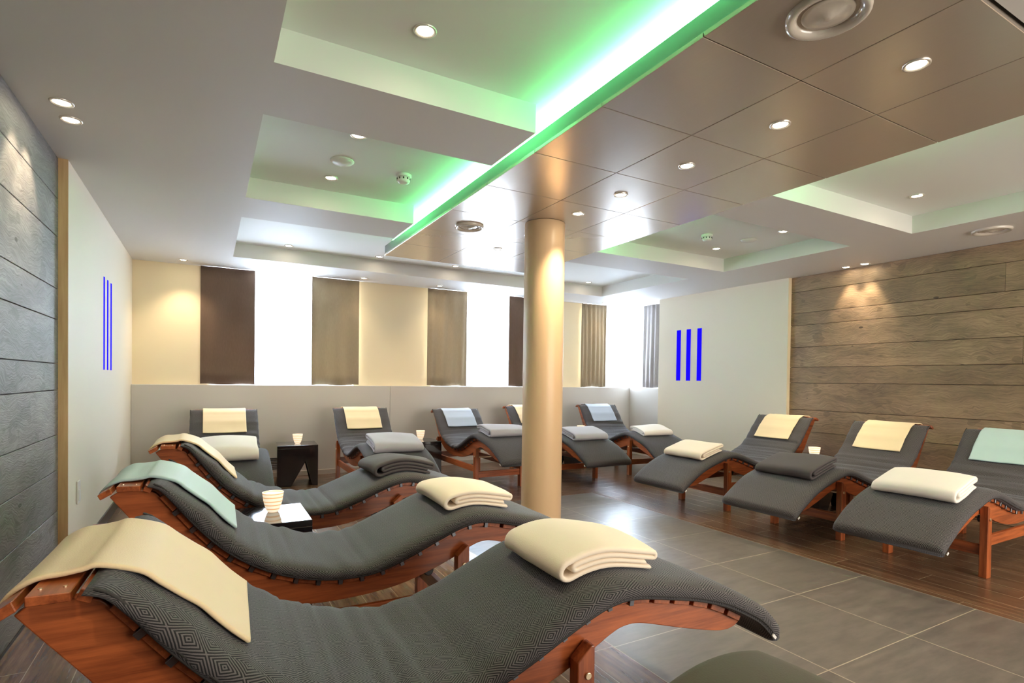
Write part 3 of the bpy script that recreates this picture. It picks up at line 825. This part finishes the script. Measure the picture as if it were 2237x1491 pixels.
headrest(lg1, M['pad_cream'], 'large cream headrest pad draped over the foreground lounger', seed=1)
headrest(lg2, M['pad_teal'], 'pale teal headrest pad on the second lounger of the left row', seed=2)
headrest(lg3, M['pad_cream'], 'cream headrest pad on the farthest lounger of the left row', seed=3)
headrest(rg1, M['pad_cream'], 'cream headrest pad on the farthest lounger of the right row', seed=4)
headrest(rg2, M['pad_cream'], 'cream headrest pad on the middle lounger of the right row', seed=5)
headrest(rg3, M['pad_teal'], 'pale teal headrest pad on the nearest lounger of the right row', seed=6)
headrest(bg1, M['pad_cream'], 'beige headrest pad on the leftmost lounger of the back row', seed=7)
headrest(bg2, M['pad_cream'], 'cream headrest pad on the back row lounger between the black tables', seed=8)
headrest(bg3, M['pad_blue'], 'pale blue headrest pad on the lounger left of the column', seed=9)
headrest(bg4, M['pad_cream'], 'cream headrest pad cut by the round column', seed=10)
headrest(bg5, M['pad_blue'], 'blue headrest pad on the rightmost lounger of the back row', seed=11)

blanket(lg1, 1.44, M['fleece_cream'], 'thick cream folded blanket on the foreground lounger', L=.36, Wd=.39, H=.078, seed=1, yoff=-.015)
blanket(lg2, 1.46, M['fleece_cream'], 'cream folded blanket on the second lounger of the left row', L=.34, Wd=.45, H=.080, seed=2)
blanket(lg3, 1.42, M['fleece_dark'], 'dark grey folded blanket on the farthest lounger of the left row', L=.38, Wd=.48, seed=3)
blanket(lg0, 1.33, M['fleece_olive'], 'brown grey fleece blanket at the lower edge of the view', L=.36, Wd=.50, H=.12, seed=4, yoff=.07)
blanket(rg1, 1.58, M['fleece_cream'], 'cream folded blanket on the farthest lounger of the right row', L=.33, Wd=.48, H=.085, flip=True, seed=5)
blanket(rg2, 1.58, M['fleece_dark'], 'charcoal folded blanket on the middle lounger of the right row', L=.36, Wd=.50, H=.085, flip=True, seed=6)
blanket(rg3, 1.58, M['fleece_white'], 'white folded blanket on the nearest lounger of the right row', L=.33, Wd=.50, H=.085, flip=True, seed=7)
blanket(bg1, 1.55, M['fleece_white'], 'white folded blanket on the leftmost lounger of the back row', L=.34, Wd=.46, H=.12, flip=True, seed=8)
blanket(bg2, 1.55, M['fleece_grey'], 'light grey folded blanket on the lounger between the black tables', L=.34, Wd=.50, H=.10, flip=True, seed=9)
blanket(bg3, 1.50, M['fleece_grey'], 'light grey folded blanket left of the round column', L=.34, Wd=.50, H=.09, flip=True, seed=10)
blanket(bg4, 1.55, M['fleece_grey'], 'grey folded blanket just right of the round column', L=.34, Wd=.50, H=.09, flip=True, seed=11)
blanket(bg5, 1.50, M['fleece_white'], 'cream white folded blanket on the rightmost lounger of the back row', L=.32, Wd=.46, H=.08, flip=True, seed=12)

# ------------------------------------------------------------------ side tables and candle bowls
def table(x, y, w, d, h, label, rz=0):
    t = empty('side_table', (x, y, 0), rz); tag(t, label, 'side table', 'black side tables')
    MB().box(-w/2, w/2, -d/2, d/2, h-.035, h).build('table_top', M['table'], t, bevel=.003)
    for sy in (-1, 1):
        y0, y1 = (-d/2, -d/2+.022) if sy < 0 else (d/2-.022, d/2)
        hh = h-.035; a = -w/2
        # panel with an inverted v cut, apex right of the middle
        poly = [(a, 0), (a+w*.34, 0), (a+w*.70, hh*.66), (a+w*.86, 0), (a+w, 0), (a+w, hh), (a, hh)]
        MB().prism_y(poly, y0, y1).build('notched_panel', M['table'], t, bevel=.0015, segs=1)
    for x0, x1 in ((-w/2, -w/2+.022), (w/2-.022, w/2)):
        a = -d/2+.022; ww = d-.044; hh = h-.035
        pts = [(a, 0), (a+ww*.3, 0), (a+ww*.5, hh*.6), (a+ww*.7, 0), (a+ww, 0), (a+ww, hh), (a, hh)]
        n = len(pts); m = MB()
        vs = [(x0, p[0], p[1]) for p in pts]+[(x1, p[0], p[1]) for p in pts]
        m.add(vs, [tuple(range(n)), tuple(range(2*n-1, n-1, -1))]+[(i, i+n, (i+1) % n+n, (i+1) % n) for i in range(n)])
        m.build('notched_panel', M['table'], t, bevel=.0015, segs=1)
    return h
def bowl(x, y, z, label, s=1.0, lit=True):
    t = empty('candle_bowl', (x, y, z)); tag(t, label, 'candle holder', 'alabaster glass candle bowls')
    pr = [(.0, .0), (.024, .0), (.029, .003), (.034, .012), (.042, .034), (.050, .066), (.0555, .106), (.057, .112), (.054, .112), (.047, .068), (.038, .036), (.029, .018), (0, .014)]
    MB().lathe([(r*s, h*s) for r, h in pr], n=40).build('glass_bowl', M['cup'], t, smooth=True)
    MB().lathe([(0, .015*s), (.018*s, .015*s), (.018*s, .032*s), (0, .032*s)], n=20).build('candle', M['wax'], t, smooth=False)
    MB().lathe([(0, .033*s), (.004*s, .037*s), (.0055*s, .042*s), (.003*s, .050*s), (0, .056*s)], n=12).build('flame', M['flame'], t, smooth=True)
    l = bpy.data.lights.new('candle_glow', 'POINT'); l.energy = .8; l.color = (1, .62, .3); l.shadow_soft_size = .01
    o = bpy.data.objects.new('candle_glow', l); COL.objects.link(o); o.parent = t; o.location = (0, 0, .065*s)
table(.925, 6.895, .44, .44, .47, 'black side table with angular cut-out legs left of centre in the back row', math.radians(-4))
table(2.38, 6.68, .42, .42, .47, 'black side table half hidden behind the lounger left of the column')
table(4.72, 6.60, .40, .42, .49, 'black side table in the gap right of the column, mostly hidden')
table(.265, 3.29, .46, .44, .49, 'black side table with bright reflecting top between left row loungers')
table(5.45, 3.375, .42, .36, .49, 'black side table hidden between the right row loungers')
bowl(.325, 3.345, .49, 'large swirled glass candle bowl on the foreground black table')
bowl(.93, 6.86, .47, 'glowing candle bowl on the black table left of centre in the back row')
bowl(2.42, 6.78, .47, 'glowing candle bowl beside the pale blue headrest lounger')
bowl(4.78, 6.50, .49, 'candle bowl barely visible right of the round column')
bowl(5.47, 3.40, .49, 'candle bowl between the two farther loungers of the right row')
